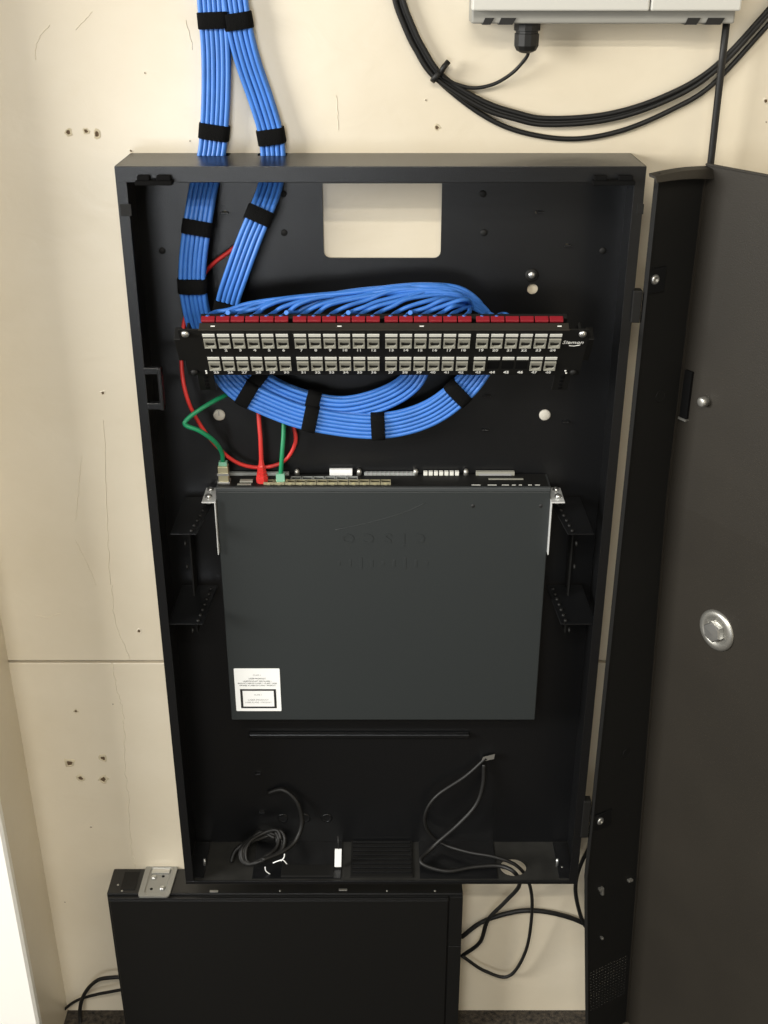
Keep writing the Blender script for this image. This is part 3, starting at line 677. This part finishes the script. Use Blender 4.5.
for u, v in ((280, 897), (387, 897), (435, 897), (118, 885), (122, 897)):
    c = PZ(u, v if v < 890 else 891, zc); build('screw', MB().lathe((c.x, c.y, zc), (0, 0, 1), [(.0018, 0), (.0014, .001), (0, .001)], 10), M_NICKEL, ch)
a, c = PZ(120, 890, zc), PZ(140, 872, zc)
build('vent_panel', MB().box(a.x, c.x, a.y, c.y, zc, zc + .001), M_BLACK2, ch, .0004)
# silver mounting plate lying on it
zp = zc + .003
def pz(u, v): return PZ(u, v, zp)
A, B, C_, E = pz(137.5, 897), pz(169, 897), pz(178.5, 865.5), pz(146.5, 865.5)
def bil(s, t): return A.lerp(B, s).lerp(E.lerp(C_, s), t)
pl = thing('mounting_plate', 'small silver metal mounting plate lying on top of the black chassis', 'bracket', (A + C_) / 2)
outer = [bil(*p) for p in rect(0, 1, 0, 1, .1)]; 
def pl_ring(loop, z): return [Vector((p.x, p.y, z)) for p in loop]
inn = [bil(*p) for p in rect(.16, .84, .1, .92, .08)]
inn2 = [bil(*p) for p in rect(.20, .80, .13, .89, .06)]
b = MB().rings([pl_ring(outer, zc + .001), pl_ring(outer, zp + .001), pl_ring(inn, zp + .001), pl_ring(inn2, zp - .0008)], smooth=False)
build('plate', b, M_PLATE, pl)
for s, t in ((.34, .62), (.70, .28)):
    c = bil(s, t); build('screw', MB().lathe((c.x, c.y, zp - .001), (0, 0, 1), [(.0045, 0), (.0045, .002), (.0025, .0035), (0, .0035)], 14), M_ZINC, pl)
for s, t in ((.62, .66), (.36, .26)):
    c = bil(s, t); build('screw_hole', MB().lathe((c.x, c.y, zp - .0008), (0, 0, 1), [(.0024, 0), (.0024, .0004), (0, .0004)], 12), M_HOLE, pl)
c = bil(.5, .80); build('slot_bar', MB().hexa([bil(.24, .74) , bil(.78, .74), bil(.78, .87), bil(.24, .87)] + [p + Vector((0, 0, .0015)) for p in (bil(.24, .74), bil(.78, .74), bil(.78, .87), bil(.24, .87))]), M_ZINC, pl)

# ================================================================== black power cords
def cordthing(name, label, pts, rad, parts=()):
    p = [Vector(q) for q in pts]; low = min(p, key=lambda q: q.z)
    t = thing(name, label, 'cable', low); build('cord', MB().tube(spline(p, 10), rad, 8), M_BCABLE, t); return t
zf = ZB + .006
c1_ = cordthing('power_cord', 'black cord from the silver clip sagging in a loop below the cabinet', [P(486, 758, .082), P(466, 776, .078), P(438, 795, .072), P(426, 812, .070), P(427, 829, .072), PZ(441, 843, zf + .012), PZ(468, 852, zf + .012), PZ(495, 857, zf + .016), P(517, 866, .030), P(529, 883, .034), P(532, 910, .055), P(526, 950, .070), P(509, 976, .075), P(485, 971, .078), P(462, 956, .080)], .0028)
build('clip', MB().hexa([P(481, 762, .080), P(494, 759, .080), P(494, 759, .088), P(481, 762, .088), P(483, 757, .080), P(495, 754, .080), P(495, 754, .088), P(483, 757, .088)]), M_NICKEL, c1_)
cordthing('power_cord', 'black cord crossing the cabinet floor and dropping through the round hole', [P(484, 764, .082), P(483, 785, .076), P(476, 805, .070), P(458, 825, .062), PZ(434, 846, zf + .016), PZ(421, 862, zf + .006), PZ(446, 871, zf), PZ(474, 867, zf), PZ(500, 866, zf), PZ(515, 873, zf - .004), P(519, 886, .045), P(505, 902, .060), P(488, 920, .068), P(480, 942, .074), P(462, 956, .086)], .0034)
cordthing('power_cord', 'thick black cord arching across the wall from chassis to door', [P(461.5, 937, .086), P(482, 922, .087), P(509, 913, .088), P(532, 910.5, .088), P(559, 914.5, .088), P(585, 924, .088), P(620, 945, .088)], .0040)
cordthing('power_cord', 'short black cord hanging between the cabinet corner and the door', [P(600, 835, .085), P(588, 850, .086), P(577.5, 874, .087), P(576, 896, .087), P(584, 924, .087), P(596, 935, .088)], .0033)
cordthing('floor_cord', 'black cord bowing out from the chassis down to the carpet', [P(125, 977, .07), P(112, 977.5, .07), P(98, 980, .072), P(87, 990, .074), P(81, 1003, .074), P(80, 1018, .072), P(83, 1045, .05)], .0033)
cordthing('floor_cord', 'thin black cord running left from the chassis along the wall', [P(125, 989, .07), P(112, 991.5, .072), P(94, 995, .076), P(78, 1000, .080), P(66, 1008, .084), P(56, 1020, .088)], .0026)
# coiled lead with white twist tie in the cabinet's lower left
cl = thing('coiled_lead', 'coiled black lead held by a white twist tie on the cabinet floor', 'cable', PZ(260, 865, zf))
ccx, ccy = PZ(262, 862, zf), 0
pts = []
for k in range(46):
    a = k / 46 * 2 * math.pi * 4.2; rx = .030 - .004 * math.sin(a * .37); rz = .014 + .004 * math.cos(a * .53)
    pts.append(Vector((ccx.x + rx * math.cos(a) + .004 * math.sin(a * .21), .045 + .022 * math.sin(a + .5) , zf + .014 + rz * (1 + math.sin(a * 1.0 + .3)) * .8 + .003 * math.sin(k * 1.7))))
build('coil', MB().tube(spline(pts, 5), .0030, 8), M_BCABLE, cl)
build('tail', MB().tube(spline([PZ(262, 860, zf + .02), PZ(282, 852, zf + .02), P(296, 840, .06), P(302, 822, .072), P(297, 802, .078), P(283, 790, .084), P(268, 793, .088)], 8), .0036, 8), M_BCABLE, cl)
build('tail', MB().tube(spline([P(231, 862, .04), P(236, 850, .05), P(252, 838, .062), P(262, 832, .070), P(275, 838, .060)], 8), .0034, 8), M_BCABLE, cl)
def wp(u, v): return P(u, v, .018)
build('twist_tie', MB().tube(spline([wp(273, 863), wp(278, 861), wp(283, 860), wp(287, 864)], 5), .0009, 6).tube(spline([wp(281, 861), wp(284, 857.5), wp(284.5, 854)], 5), .0009, 6).tube(spline([wp(265, 867), wp(266, 871), wp(270, 874)], 5), .0009, 6), M_WHITE, cl)
tg = thing('white_tag', 'small white paper tag standing on the cabinet floor plate', 'tag', PZ(338, 866, ZB + .003))
t0, t1 = P(334.5, 867, .03), P(341.5, 851.5, .03)
build('tag_card', MB().hexa([(t0.x, .030, t0.z), (t1.x - .001, .030, t0.z), (t1.x - .001, .032, t0.z), (t0.x, .032, t0.z), (t0.x + .001, .034, t1.z), (t1.x, .034, t1.z), (t1.x, .036, t1.z), (t0.x + .001, .036, t1.z)]), M_WHITE, tg)
build('tag_stem', MB().tube([P(338, 853, .035), P(338.5, 846, .037), P(338, 836, .042)], .0009, 6), M_BCABLE, tg)
